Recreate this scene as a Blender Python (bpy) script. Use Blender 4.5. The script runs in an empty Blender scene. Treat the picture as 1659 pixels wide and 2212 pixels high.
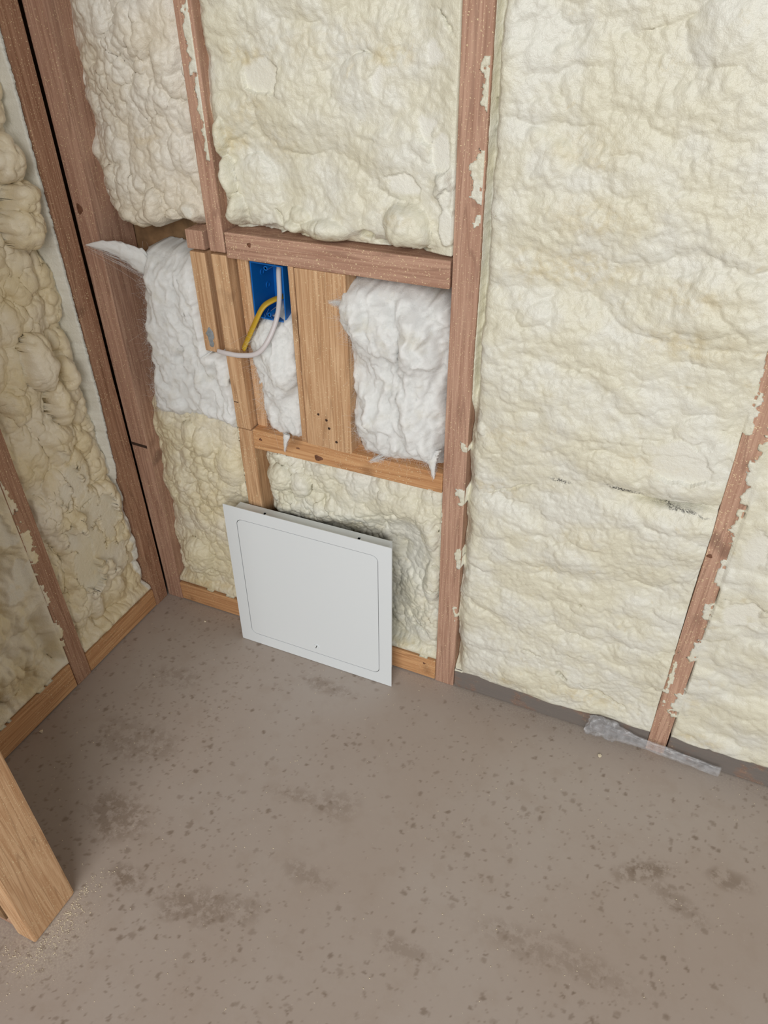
import bpy, bmesh, math, random
import numpy as np
from mathutils import Vector, Matrix
random.seed(7)
RNG = np.random.default_rng(11)
SC = bpy.context.scene
COL = SC.collection

# ------------------------------------------------------------------ camera
cam = bpy.data.cameras.new('camera'); camo = bpy.data.objects.new('camera', cam); COL.objects.link(camo)
cam.sensor_fit = 'HORIZONTAL'; cam.sensor_width = 36.0
cam.lens = 1611.318 / 1659.0 * 36.0
cam.clip_start = 0.02
R_ = (0.91424217, 0.40486739, -0.01560962); U_ = (-0.22791117, 0.54574174, 0.80636372); F_ = (-0.33498919, 0.73365411, -0.59121391)
camo.matrix_world = Matrix(((R_[0], U_[0], -F_[0], 1.0008), (R_[1], U_[1], -F_[1], -0.97155), (R_[2], U_[2], -F_[2], 1.17828), (0, 0, 0, 1)))
SC.camera = camo

# ------------------------------------------------------------------ light and exposure
SC.view_settings.view_transform = 'Standard'; SC.view_settings.look = 'None'
SC.view_settings.gamma = 1.0; SC.view_settings.use_curve_mapping = False
SC.view_settings.exposure = 0.0
world = bpy.data.worlds.new('daylight'); SC.world = world; world.use_nodes = True
bg = world.node_tree.nodes['Background']; bg.inputs[0].default_value = (0.97, 0.985, 1.0, 1); bg.inputs[1].default_value = 0.355


def area(name, loc, target, sx, sy, power, color):
    l = bpy.data.lights.new(name, 'AREA'); l.shape = 'RECTANGLE'; l.size = sx; l.size_y = sy; l.energy = power; l.color = color
    o = bpy.data.objects.new(name, l); COL.objects.link(o); o.location = loc
    d = Vector(target) - Vector(loc); o.rotation_euler = d.to_track_quat('-Z', 'Y').to_euler()
    return o


area('doorway_daylight', (1.55, -3.4, 2.0), (0.6, 0.0, 0.5), 2.7, 1.6, 103, (1.0, 0.985, 0.96))

# ------------------------------------------------------------------ numpy noise
def _h(ix, iy, seed):
    a = ix.astype(np.int64).astype(np.uint32) * np.uint32(374761393) + iy.astype(np.int64).astype(np.uint32) * np.uint32(668265263) + np.uint32((seed * 2246822519) & 0xffffffff)
    a = (a ^ (a >> np.uint32(13))) * np.uint32(1274126177)
    a = (a ^ (a >> np.uint32(16))) * np.uint32(2654435761)
    a ^= a >> np.uint32(15)
    return (a & np.uint32(0xffffff)).astype(np.float32) / np.float32(0xffffff)


def vnoise(u, v, seed):
    iu = np.floor(u); iv = np.floor(v); fu = u - iu; fv = v - iv
    fu = fu * fu * fu * (fu * (fu * 6 - 15) + 10); fv = fv * fv * fv * (fv * (fv * 6 - 15) + 10)
    a = _h(iu, iv, seed); b = _h(iu + 1, iv, seed); c = _h(iu, iv + 1, seed); d = _h(iu + 1, iv + 1, seed)
    return ((a + (b - a) * fu) * (1 - fv) + (c + (d - c) * fu) * fv) * 2 - 1


def fbm(u, v, s, seed, octaves=3, su=1.0, sv=1.0):
    t = 0; a = 1.0; n = 0
    for k in range(octaves):
        t = t + a * vnoise(u / (s * su) * 2 ** k + 17.3 * k, v / (s * sv) * 2 ** k + 5.1 * k, seed + 31 * k); n += a; a *= 0.5
    return t / n


def bubbles(u, v, s, seed, su=1.0, sv=1.0, rmin=0.5, rmax=0.95, soft=0.5):
    U = u / (s * su); V = v / (s * sv); iu = np.floor(U); iv = np.floor(V)
    best = np.zeros_like(u)
    for i in (-1, 0, 1):
        for j in (-1, 0, 1):
            cu = iu + i; cv = iv + j
            px = cu + 0.5 + (_h(cu, cv, seed) - 0.5) * 0.95; py = cv + 0.5 + (_h(cu, cv, seed + 1) - 0.5) * 0.95
            r = rmin + (rmax - rmin) * _h(cu, cv, seed + 2)
            d2 = (U - px) ** 2 + (V - py) ** 2
            best = np.maximum(best, r * np.maximum(1 - d2 / (r * r), 0) ** soft * (0.55 + 0.45 * _h(cu, cv, seed + 3)))
    return best * s


def sstep(a, b, x):
    t = np.clip((x - a) / (b - a), 0, 1); return t * t * (3 - 2 * t)


def ell(u, v, f):
    cu, cv, ru, rv = f[:4]; a = f[5] if len(f) > 5 else 0.0
    c, s = math.cos(a), math.sin(a); du, dv = u - cu, v - cv
    return np.sqrt(((du * c + dv * s) / ru) ** 2 + ((-du * s + dv * c) / rv) ** 2)

# ------------------------------------------------------------------ materials
def lin(r, g, b):
    f = lambda c: c / 12.92 if c <= 0.04045 else ((c + 0.055) / 1.055) ** 2.4
    return (f(r / 255), f(g / 255), f(b / 255), 1)


class NT:
    def __init__(s, name):
        s.m = bpy.data.materials.new(name); s.m.use_nodes = True; s.t = s.m.node_tree; s.p = s.t.nodes['Principled BSDF']
    def n(s, typ, **kw):
        x = s.t.nodes.new(typ)
        for k, v in kw.items():
            if k.startswith('_'): setattr(x, k[1:], v)
            else: x.inputs[k.replace('__', ' ')].default_value = v
        return x
    def l(s, a, b): s.t.links.new(a, b)
    def noise(s, vec, scale, detail=3.0, rough=0.55, dist=0.0):
        x = s.n('ShaderNodeTexNoise', Scale=scale, Detail=detail, Roughness=rough, Distortion=dist); s.l(vec, x.inputs['Vector']); return x.outputs[0]
    def ramp(s, fac, a, b):
        x = s.n('ShaderNodeMapRange', _interpolation_type='SMOOTHSTEP'); x.inputs[1].default_value = a; x.inputs[2].default_value = b; s.l(fac, x.inputs[0]); return x.outputs[0]
    def mul(s, a, b, op='MULTIPLY'):
        x = s.n('ShaderNodeMath', _operation=op)
        for i, q in enumerate((a, b)):
            if isinstance(q, (int, float)): x.inputs[i].default_value = q
            else: s.l(q, x.inputs[i])
        x.use_clamp = True
        return x.outputs[0]
    def mix(s, fac, a, b):
        x = s.n('ShaderNodeMix', _data_type='RGBA')
        for i, q in ((0, fac), (6, a), (7, b)):
            if isinstance(q, (int, float)): x.inputs[i].default_value = q
            elif isinstance(q, tuple): x.inputs[i].default_value = q
            else: s.l(q, x.inputs[i])
        return x.outputs[2]
    def attr(s, name): return s.n('ShaderNodeAttribute', _attribute_name=name).outputs['Fac']
    def coord(s, kind='Object', scale=None, rnd=False):
        o = s.n('ShaderNodeTexCoord').outputs[kind]
        if rnd:
            r = s.n('ShaderNodeObjectInfo').outputs['Random']; k = s.n('ShaderNodeMath', _operation='MULTIPLY'); k.inputs[1].default_value = 37.0; s.l(r, k.inputs[0])
            a = s.n('ShaderNodeVectorMath', _operation='ADD'); s.l(o, a.inputs[0]); s.l(k.outputs[0], a.inputs[1]); o = a.outputs[0]
        if scale:
            m = s.n('ShaderNodeMapping'); m.inputs['Scale'].default_value = scale; s.l(o, m.inputs[0]); o = m.outputs[0]
        return o
    def bump(s, h, strength, dist):
        x = s.n('ShaderNodeBump', Strength=strength, Distance=dist); s.l(h, x.inputs['Height']); s.l(x.outputs[0], s.p.inputs['Normal'])


def foam_mat(name, cream, pale, tan, rough=0.5):
    t = NT(name); o = t.coord()
    c = t.mix(t.ramp(t.noise(o, 11, 4), 0.38, 0.66), cream, pale)
    c = t.mix(t.mul(t.mul(t.attr('tan'), 0.7), t.ramp(t.noise(o, 55, 5, 0.65), 0.36, 0.66)), c, tan)
    c = t.mix(t.mul(t.ramp(t.noise(o, 26, 6, 0.7, 0.6), 0.60, 0.72), 0.35), c, tan)
    c = t.mix(t.mul(t.ramp(t.noise(o, 150, 4, 0.7), 0.68, 0.76), 0.5), c, tuple(x * 0.55 for x in tan[:3]) + (1,))
    c = t.mix(t.attr('shave'), c, lin(232, 231, 221))
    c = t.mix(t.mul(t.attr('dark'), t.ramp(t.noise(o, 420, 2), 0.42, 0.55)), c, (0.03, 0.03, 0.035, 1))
    t.l(c, t.p.inputs['Base Color']); t.p.inputs['Roughness'].default_value = rough
    t.p.inputs['Specular IOR Level'].default_value = 0.45
    n1 = t.noise(o, 240, 3, 0.6); n2 = t.noise(o, 800, 2, 0.6); a = t.n('ShaderNodeMath', _operation='MULTIPLY_ADD'); t.l(n2, a.inputs[0]); a.inputs[1].default_value = 0.35; t.l(n1, a.inputs[2])
    t.bump(a.outputs[0], 0.6, 0.0019)
    return t.m


def wood_mat(name, light, dark, speck=0.5, dirt=None):
    t = NT(name); o = t.coord(rnd=True)
    m = t.n('ShaderNodeMapping'); m.inputs['Scale'].default_value = (1, 1, 0.035); t.l(o, m.inputs[0])
    g = t.noise(m.outputs[0], 190, 4, 0.65, 0.8)
    g2 = t.noise(m.outputs[0], 34, 2, 0.4, 0.3)
    c = t.mix(t.ramp(g, 0.30, 0.70), dark, light)
    ab = t.n('ShaderNodeMath', _operation='PINGPONG'); t.l(g2, ab.inputs[0]); ab.inputs[1].default_value = 0.045
    c = t.mix(t.mul(t.ramp(ab.outputs[0], 0.013, 0.0), 0.55), c, tuple(x * 0.72 for x in dark[:3]) + (1,))
    m2 = t.n('ShaderNodeMapping'); m2.inputs['Scale'].default_value = (1, 1, 0.10); t.l(o, m2.inputs[0])
    b = t.noise(m2.outputs[0], 22, 3)
    c = t.mix(t.mul(t.ramp(b, 0.5, 0.75), 0.45), c, dark)
    k = t.ramp(t.noise(o, 9, 2), 0.66, 0.74)
    c = t.mix(t.mul(k, 0.5), c, tuple(x * 0.35 for x in dark[:3]) + (1,))
    s1 = t.mul(t.ramp(t.noise(o, 440, 2), 0.64, 0.67), t.ramp(t.noise(o, 16, 3), 0.62 - 0.35 * speck, 0.72 - 0.35 * speck))
    c = t.mix(t.mul(s1, 0.9), c, lin(226, 205, 165))
    if dirt:
        w = t.coord('Object'); sx = t.n('ShaderNodeSeparateXYZ'); t.l(w, sx.inputs[0])
        d = t.mul(t.ramp(t.noise(w, 18, 4), 0.24, 0.46), dirt)
        c = t.mix(t.mul(d, 0.92), c, lin(116, 112, 108))
    t.l(c, t.p.inputs['Base Color']); t.p.inputs['Roughness'].default_value = 0.72; t.p.inputs['Specular IOR Level'].default_value = 0.25
    t.bump(g, 0.25, 0.0008)
    return t.m


def plain(name, col, rough=0.5, metal=0.0, nscale=0, namt=0.1):
    t = NT(name); t.p.inputs['Roughness'].default_value = rough; t.p.inputs['Metallic'].default_value = metal
    if nscale:
        o = t.coord(); c = t.mix(t.ramp(t.noise(o, nscale, 3), 0.3, 0.7), tuple(x * (1 - namt) for x in col[:3]) + (1,), col); t.l(c, t.p.inputs['Base Color'])
    else: t.p.inputs['Base Color'].default_value = col
    return t.m


M = {}
M['foam_back'] = foam_mat('foam_cream', lin(219, 215, 194), lin(222, 221, 210), lin(204, 189, 148), 0.36)
M['foam_side'] = foam_mat('foam_buff', lin(226, 210, 172), lin(233, 222, 198), lin(198, 170, 122), 0.30)
M['foam_mid'] = foam_mat('foam_greyed', lin(220, 211, 192), lin(225, 220, 208), lin(204, 184, 144), 0.38)
M['foam_low'] = foam_mat('foam_yellowed', lin(222, 212, 180), lin(226, 219, 198), lin(204, 182, 134), 0.38)
M['wood'] = wood_mat('wood_pinkish', lin(196, 160, 138), lin(164, 126, 106), 0.85)
M['wood_brown'] = wood_mat('wood_brown', lin(182, 144, 118), lin(148, 108, 84), 0.9)
M['wood_light'] = wood_mat('wood_tan', lin(216, 180, 142), lin(182, 140, 102), 0.6)
M['wood_new'] = wood_mat('wood_fresh', lin(212, 166, 120), lin(182, 132, 90), 0.5)
M['wood_dirty'] = wood_mat('wood_grimy', lin(168, 128, 102), lin(128, 92, 72), 0.5, 1.0)
M['sheath'] = plain('sheathing_board', lin(150, 118, 84), 0.85, 0, 40, 0.4)


def concrete():
    t = NT('concrete_floor'); o = t.coord('Object')
    c = t.mix(t.ramp(t.noise(o, 3.0, 4), 0.3, 0.7), lin(166, 152, 141), lin(172, 161, 152))
    c = t.mix(t.mul(t.ramp(t.noise(o, 24, 5), 0.45, 0.75), 0.35), c, lin(156, 140, 126))
    c = t.mix(t.mul(t.attr('spot'), 0.62), c, lin(104, 86, 68))
    # dried blotches
    bl = t.mul(t.attr('stain'), t.ramp(t.noise(o, 55, 5, 0.7), 0.40, 0.56))
    c = t.mix(t.mul(bl, 0.6), c, lin(108, 90, 72))
    # pale dust specks
    c = t.mix(t.mul(t.ramp(t.noise(o, 210, 2), 0.735, 0.76), 0.8), c, lin(212, 202, 184))
    c = t.mix(t.mul(t.attr('dust'), t.ramp(t.noise(o, 300, 3), 0.45, 0.6)), c, lin(190, 180, 164))
    t.l(c, t.p.inputs['Base Color']); t.p.inputs['Roughness'].default_value = 0.55; t.p.inputs['Specular IOR Level'].default_value = 0.3
    t.bump(t.noise(o, 160, 4), 0.12, 0.001)
    return t.m


M['floor'] = concrete()
M['enamel'] = plain('white_enamel', lin(226, 232, 235), 0.34)
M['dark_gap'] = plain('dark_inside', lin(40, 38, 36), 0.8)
M['steel'] = plain('galvanised_steel', lin(170, 168, 160), 0.4, 0.8)
M['blue'] = plain('blue_plastic', lin(6, 98, 178), 0.4)
M['yellow'] = plain('yellow_sheath', lin(192, 156, 44), 0.45)
M['white_cable'] = plain('white_sheath', lin(206, 200, 200), 0.4)
M['copper'] = plain('copper_core', lin(190, 110, 70), 0.35, 1.0)
M['putty'] = plain('grey_patch', lin(150, 156, 160), 0.5, 0, 150, 0.3)
M['hole'] = plain('dark_hole', lin(62, 44, 32), 0.9)
M['knot'] = plain('wood_knot', lin(122, 80, 56), 0.7, 0, 220, 0.45)
M['crumb'] = plain('foam_crumb', lin(224, 212, 184), 0.7)


def wool_mat():
    t = NT('white_wool'); o = t.coord()
    c = t.mix(t.mul(t.ramp(t.noise(o, 24, 4), 0.52, 0.72), 0.5), lin(230, 231, 229), lin(216, 212, 198))
    t.l(c, t.p.inputs['Base Color']); t.p.inputs['Roughness'].default_value = 0.95; t.p.inputs['Specular IOR Level'].default_value = 0.05
    t.p.inputs['Subsurface Weight'].default_value = 0.6; t.p.inputs['Subsurface Radius'].default_value = (1, 1, 1); t.p.inputs['Subsurface Scale'].default_value = 0.012
    t.bump(t.noise(o, 240, 5, 0.7, 1.0), 0.4, 0.0025)
    return t.m


M['wool'] = wool_mat()
M['fibre'] = plain('white_fibre', lin(236, 238, 238), 0.8)


def film_mat():
    t = NT('clear_film'); o = t.coord()
    out = t.t.nodes['Material Output']
    t.p.inputs['Base Color'].default_value = lin(206, 208, 212); t.p.inputs['Roughness'].default_value = 0.18; t.p.inputs['Specular IOR Level'].default_value = 0.8
    tr = t.n('ShaderNodeBsdfTransparent'); mx = t.n('ShaderNodeMixShader')
    f = t.ramp(t.noise(o, 90, 4), 0.25, 0.8); mr = t.n('ShaderNodeMapRange'); t.l(f, mr.inputs[0]); mr.inputs[3].default_value = 0.12; mr.inputs[4].default_value = 0.42
    t.l(mr.outputs[0], mx.inputs[0]); t.l(tr.outputs[0], mx.inputs[1]); t.l(t.p.outputs[0], mx.inputs[2]); t.l(mx.outputs[0], out.inputs[0])
    return t.m


M['film'] = film_mat()

# ------------------------------------------------------------------ object helpers
def link(name, me, mat, parent=None, **props):
    o = bpy.data.objects.new(name, me); COL.objects.link(o)
    if mat is not None: me.materials.append(mat)
    if parent is not None: o.parent = parent
    for k, v in props.items(): o[k] = v
    return o


def bm_obj(name, bm, mat, parent=None, loc=(0, 0, 0), rot=(0, 0, 0), smooth=False, **props):
    me = bpy.data.meshes.new(name); bmesh.ops.recalc_face_normals(bm, faces=bm.faces); bm.to_mesh(me); bm.free()
    if smooth:
        for p in me.polygons: p.use_smooth = True
    o = link(name, me, mat, parent, **props); o.location = loc; o.rotation_euler = rot
    return o


def thing(name, label, cat, loc=(0, 0, 0), rot=(0, 0, 0), **props):
    o = bpy.data.objects.new(name, None); COL.objects.link(o); o.location = loc; o.rotation_euler = rot; o.empty_display_size = 0.05
    o['label'] = label; o['category'] = cat
    for k, v in props.items(): o[k] = v
    return o


def add_box(bm, x0, x1, y0, y1, z0, z1, bev=0.0, seg=2):
    r = bmesh.ops.create_cube(bm, size=1.0); vs = r['verts']
    for v in vs:
        v.co = Vector((x0 + (v.co.x + 0.5) * (x1 - x0), y0 + (v.co.y + 0.5) * (y1 - y0), z0 + (v.co.z + 0.5) * (z1 - z0)))
    if bev > 0:
        es = list({e for v in vs for e in v.link_edges})
        bmesh.ops.bevel(bm, geom=es, offset=bev, segments=seg, affect='EDGES', profile=0.6)


def board(x0, x1, y0, y1, z0, z1, mat, parent, grain='z', lean=(0, 0, 0), name='stud', bev=0.002, **props):
    """a sawn timber piece; its own z axis runs along the grain"""
    c = Vector(((x0 + x1) / 2, (y0 + y1) / 2, (z0 + z1) / 2)); a, b, d = x1 - x0, y1 - y0, z1 - z0
    if grain == 'z': dims, rot = (a, b, d), (0, 0, 0); c.z = z0
    elif grain == 'x': dims, rot = (d, b, a), (0, math.pi / 2, 0)
    else: dims, rot = (a, d, b), (-math.pi / 2, 0, 0)
    bm = bmesh.new(); o0 = 0 if grain == 'z' else -dims[2] / 2
    add_box(bm, -dims[0] / 2, dims[0] / 2, -dims[1] / 2, dims[1] / 2, o0, o0 + dims[2], bev)
    n = max(1, int(dims[2] / 0.06))
    for k in range(1, n):
        z = o0 + dims[2] * k / n
        bmesh.ops.bisect_plane(bm, geom=bm.verts[:] + bm.edges[:] + bm.faces[:], plane_co=(0, 0, z), plane_no=(0, 0, 1))
    rr = random.Random(int((x0 + y0 * 3 + z0 * 7) * 1e4))
    ph, am = rr.random() * 6, 0.0006
    for v in bm.verts:
        v.co.x += am * math.sin(v.co.z * 9 + ph) + rr.uniform(-1, 1) * 0.00025; v.co.y += rr.uniform(-1, 1) * 0.0002
    e = Matrix.Rotation(lean[1], 3, 'Y') @ Matrix.Rotation(lean[0], 3, 'X')
    q = (e @ Matrix.Rotation(rot[1], 3, 'Y') @ Matrix.Rotation(rot[0], 3, 'X')).to_euler()
    return bm_obj(name, bm, mat, parent, c, q, **props)

# ------------------------------------------------------------------ structure
bm = bmesh.new(); add_box(bm, -0.6, 2.4, 0.092, 0.104, 0, 2.44)
wall_back = bm_obj('wall_back', bm, M['sheath'], kind='structure', label='back stud wall filled with cream spray foam')
bm = bmesh.new(); add_box(bm, -0.104, -0.092, -1.4, 0.092, 0, 2.44)
wall_left = bm_obj('wall_left', bm, M['sheath'], kind='structure', label='left stud wall filled with lumpy buff spray foam')


def floor_mesh():
    x = np.concatenate([np.linspace(-0.6, -0.06, 14)[:-1], np.linspace(-0.06, 1.45, 600), np.linspace(1.45, 2.4, 30)[1:]]); y = np.concatenate([np.linspace(-2.6, -0.9, 40)[:-1], np.linspace(-0.9, 0.10, 400)]); nx, ny = len(x), len(y)
    X, Y = np.meshgrid(x, y); X = X.ravel(); Y = Y.ravel()
    co = np.stack([X, Y, np.zeros_like(X)], 1)
    me = grid_mesh('floor', co, nx, ny)
    X = X.astype(np.float32); Y = Y.astype(np.float32)
    dens = 0.22 + 0.24 * fbm(X, Y, 0.22, 5, 3) + 0.22 * sstep(-0.40, -0.66, Y) + 0.08 * sstep(0.45, 0.2, X)
    sp = np.zeros_like(X)
    wx = X + 0.0042 * fbm(X, Y, 0.006, 901, 2); wy = Y + 0.0042 * fbm(X, Y, 0.006, 902, 2)
    for cell, sd_, lo, hi, k in ((0.016, 911, 0.10, 0.30, 1.0), (0.010, 921, 0.08, 0.26, 0.8), (0.024, 931, 0.08, 0.22, 0.7)):
        Uc, Vc = wx / cell, wy / cell; iu, iv = np.floor(Uc), np.floor(Vc)
        for i in (-1, 0, 1):
            for j in (-1, 0, 1):
                cu, cv = iu + i, iv + j
                d = np.hypot(Uc - cu - 0.15 - 0.7 * _h(cu, cv, sd_), (Vc - cv - 0.15 - 0.7 * _h(cu, cv, sd_ + 1)))
                rr = lo + (hi - lo) * _h(cu, cv, sd_ + 2) ** 2
                sp = np.maximum(sp, k * (0.45 + 0.55 * _h(cu, cv, sd_ + 4)) * sstep(rr * 1.15, rr * 0.6, d) * (_h(cu, cv, sd_ + 3) < dens))
    st = np.zeros_like(X)
    for f in ((0.348, -0.577, 0.035, 0.022, 1), (0.263, -0.498, 0.07, 0.05, .8), (0.496, -0.569, 0.10, 0.03, .7, .3), (1.115, -0.237, 0.055, 0.018, 1, .55), (1.17, -0.27, 0.06, 0.02, .6, -.4), (0.548, -0.337, 0.08, 0.015, .5, .2),
              (0.462, -0.101, 0.06, 0.02, .6), (0.20, -0.36, 0.09, 0.05, .55), (0.803, -0.502, 0.05, 0.02, .5), (1.24, -0.20, 0.04, 0.02, .8), (1.0, -0.42, 0.14, 0.03, .45), (0.62, -0.46, 0.06, 0.02, .5), (0.17, -0.2, 0.06, 0.03, .5), (0.60, -0.33, 0.05, 0.03, .5)):
        st = np.maximum(st, f[4] * sstep(1.25, 0.35, ell(X, Y, f) + 0.35 * fbm(X, Y, 0.03, 77)))
    du = np.maximum(0.75 * sstep(0.10, 0.0, np.hypot(X - 0.30, Y + 0.70)), 0.5 * sstep(0.05, 0.0, np.abs(Y + 0.72)) * (X < 0.32))
    du = np.maximum(du, 0.35 * sstep(0.045, 0.0, np.abs(Y)))
    for k, a in (('spot', sp), ('stain', st), ('dust', du)):
        me.attributes.new(k, 'FLOAT', 'POINT').data.foreach_set('value', a.astype(np.float32))
    return me


def grid_mesh(name, co, nu, nv, keep=None):
    me = bpy.data.meshes.new(name); n = nu * nv; q = (nu - 1) * (nv - 1)
    i = (np.arange(nv - 1)[:, None] * nu + np.arange(nu - 1)[None, :]).ravel()
    Q = np.stack([i, i + 1, i + 1 + nu, i + nu], 1)
    if keep is not None:
        Q = Q[keep.ravel()[Q].any(axis=1)]; q = len(Q)
    idx = Q.ravel().astype(np.int32)
    me.vertices.add(n); me.vertices.foreach_set('co', co.astype(np.float32).ravel())
    me.loops.add(q * 4); me.loops.foreach_set('vertex_index', idx)
    me.polygons.add(q); me.polygons.foreach_set('loop_start', np.arange(0, q * 4, 4, dtype=np.int32))
    me.polygons.foreach_set('use_smooth', np.ones(q, dtype=bool))
    me.update(calc_edges=True); return me


floor = link('floor', floor_mesh(), M['floor'], kind='structure', label='spotted brownish grey concrete floor')

# ---- studs, blocks and plates of the back wall
DP = 0.089
board(0.0003, 0.0405, 0.0, DP, 0.0, 2.44, M['wood'], wall_back, lean=(0, 0.0025, 0), label='corner stud nearest the left wall')
board(0.2675, 0.2985, 0.0, DP, 0.0, 0.503, M['wood_light'], wall_back, lean=(0, -0.003, 0), label='lower cut length of the narrow stud behind the panel')
board(0.2668, 0.2962, 0.0, DP, 0.5045, 0.8165, M['wood_light'], wall_back, lean=(0, -0.003, 0), label='narrow stud length beside the blue box')
board(0.2662, 0.2950, 0.0, DP, 0.8205, 2.44, M['wood'], wall_back, lean=(0, -0.001, 0), label='upper length of the narrow stud above the saw cut')
board(0.2245, 0.2535, 0.0, 0.038, 0.647, 0.8165, M['wood_light'], wall_back, lean=(0, 0.008, 0), name='scab_block', label='short offcut beside the narrow stud')
board(0.2225, 0.2560, 0.0, 0.038, 0.8205, 0.850, M['wood'], wall_back, name='scab_block', label='top end of the short offcut above the saw cut')
board(0.2545, 0.2665, 0.022, 0.060, 0.640, 0.846, M['wood_brown'], wall_back, name='scab_block', label='recessed strip between the offcut and the stud')
board(0.6640, 0.7030, 0.0, DP, 0.0, 2.44, M['wood'], wall_back, lean=(0, 0.003, 0), label='middle stud running from floor to top of picture')
board(1.0804, 1.1130, 0.0, DP, 0.0, 2.44, M['wood'], wall_back, label='right stud rising beside the plastic scrap')
board(1.4868, 1.5249, 0.0, DP, 0.0, 2.44, M['wood'], wall_back)
board(0.2965, 0.6645, 0.0, DP, 0.812, 0.8515, M['wood'], wall_back, 'x', lean=(0, 0.010, 0), name='header_block', label='horizontal block above the blue box')
board(0.2985, 0.6645, 0.0, DP, 0.4655, 0.5045, M['wood_new'], wall_back, 'x', lean=(0, 0.012, 0), name='sill_block', label='orange horizontal block under the white insulation')
vb = board(0.4125, 0.4995, 0.0, 0.038, 0.501, 0.812, M['wood_light'], wall_back, lean=(0, 0.006, 0), name='backing_board', label='wide upright board between the insulation batts')
board(0.4015, 0.4110, 0.001, DP, 0.500, 0.813, M['wood_light'], wall_back, lean=(0, 0.006, 0), name='backing_board', label='thin edge strip left of the wide board')
board(0.299, 0.3195, 0.020, DP, 0.5055, 0.814, M['wood_light'], wall_back, name='packer', label='recessed packer left of the blue box')
board(0.041, 0.268, 0.0, DP, 0.003, 0.051, M['wood_new'], wall_back, 'x', name='bottom_plate', label='bottom plate left of the white panel')
board(0.2995, 0.6635, 0.0, DP, 0.003, 0.055, M['wood_new'], wall_back, 'x', name='bottom_plate', label='bottom plate behind the white panel')
board(0.7045, 1.0795, 0.0, DP, 0.003, 0.052, M['wood_dirty'], wall_back, 'x', name='bottom_plate', label='grey stained bottom plate right of the middle stud')
board(1.1145, 1.4860, 0.0, DP, 0.003, 0.052, M['wood_dirty'], wall_back, 'x', name='bottom_plate', label='grey stained bottom plate right of the right stud')
for (x, z) in ((0.4385, 0.553), (0.4535, 0.545), (0.4575, 0.530), (0.4705, 0.506)):
    bm = bmesh.new(); bmesh.ops.create_circle(bm, cap_ends=True, segments=9, radius=0.0024, matrix=Matrix.Translation((0, -0.0005, 0)) @ Matrix.Rotation(math.pi / 2, 4, 'X'))
    for v in bm.verts: v.co.x *= random.uniform(.8, 1.2); v.co.z *= random.uniform(.8, 1.2)
    h = bm_obj('nail_hole', bm, M['hole'], vb); h.location = (x - 0.456, -0.0195, z + 0.014 - 0.501)
for o_, x, z, rx, rz in ((wall_back, 0.0165, 0.862, 0.0060, 0.0085), (wall_back, 1.0865, 0.464, 0.0042, 0.0036), (wall_back, 0.3145, 0.4895, 0.0032, 0.0026), (wall_back, 0.432, 0.478, 0.0085, 0.0055), (wall_back, 0.392, 0.489, 0.004, 0.0014), (wall_back, 0.640, 0.040, 0.0028, 0.0024), (wall_back, 0.340, 0.838, 0.0035, 0.0035)):
    bm = bmesh.new(); bmesh.ops.create_uvsphere(bm, u_segments=14, v_segments=7, radius=1.0)
    for v in bm.verts:
        k = 1 + 0.18 * math.sin(3 * math.atan2(v.co.z, v.co.x) + x * 90); v.co = Vector((v.co.x * rx * k, v.co.y * 0.0009, v.co.z * rz * k))
    bm_obj('wood_knot', bm, M['knot'], o_, (x, -0.0002, z), smooth=True)
bm = bmesh.new(); add_box(bm, 0.002, 0.040, -0.0007, 0.0004, 0.407, 0.413)
for v in bm.verts: v.co.z += 0.0016 * math.sin(v.co.x * 400)
bm_obj('scorch_mark', bm, M['hole'], wall_back, label='dark mark across the corner stud')
bm = bmesh.new(); add_box(bm, 0.2690, 0.2775, -0.0012, 0.0004, 0.5570, 0.5578)
bm_obj('pencil_mark', bm, M['hole'], wall_back)
# ---- left wall timber
board(-DP, 0.0, -0.0425, -0.0030, 0.0, 2.44, M['wood_brown'], wall_left, label='left wall stud next to the corner')
board(-DP, 0.0, -0.2985, -0.2605, 0.0, 2.44, M['wood_brown'], wall_left, lean=(0.006, 0, 0), label='left wall stud farther from the corner')
board(-DP, 0.0, -0.2595, -0.0435, 0.003, 0.050, M['wood_new'], wall_left, 'y', name='bottom_plate', label='left bottom plate nearest the corner')
board(-DP, 0.0, -0.6300, -0.3010, 0.003, 0.066, M['wood_new'], wall_left, 'y', name='bottom_plate', label='left bottom plate behind the stub wall')
# ---- stub partition with the doorway stud
bm = bmesh.new(); add_box(bm, -0.09, 0.254, -0.7160, -0.7100, 0.042, 2.44)
stub = bm_obj('wall_front', bm, M['sheath'], kind='structure', label='stub partition at the left edge ending in a raw stud')
board(0.2565, 0.2945, -0.7150, -0.6320, 0.001, 2.44, M['wood_light'], stub, lean=(0, 0, 0), bev=0.004, label='near stud ending the stub partition at the doorway')
board(-0.09, 0.2555, -0.7090, -0.6340, 0.002, 0.040, M['wood'], stub, 'x', name='bottom_plate', label='bottom plate of the stub partition')

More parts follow.
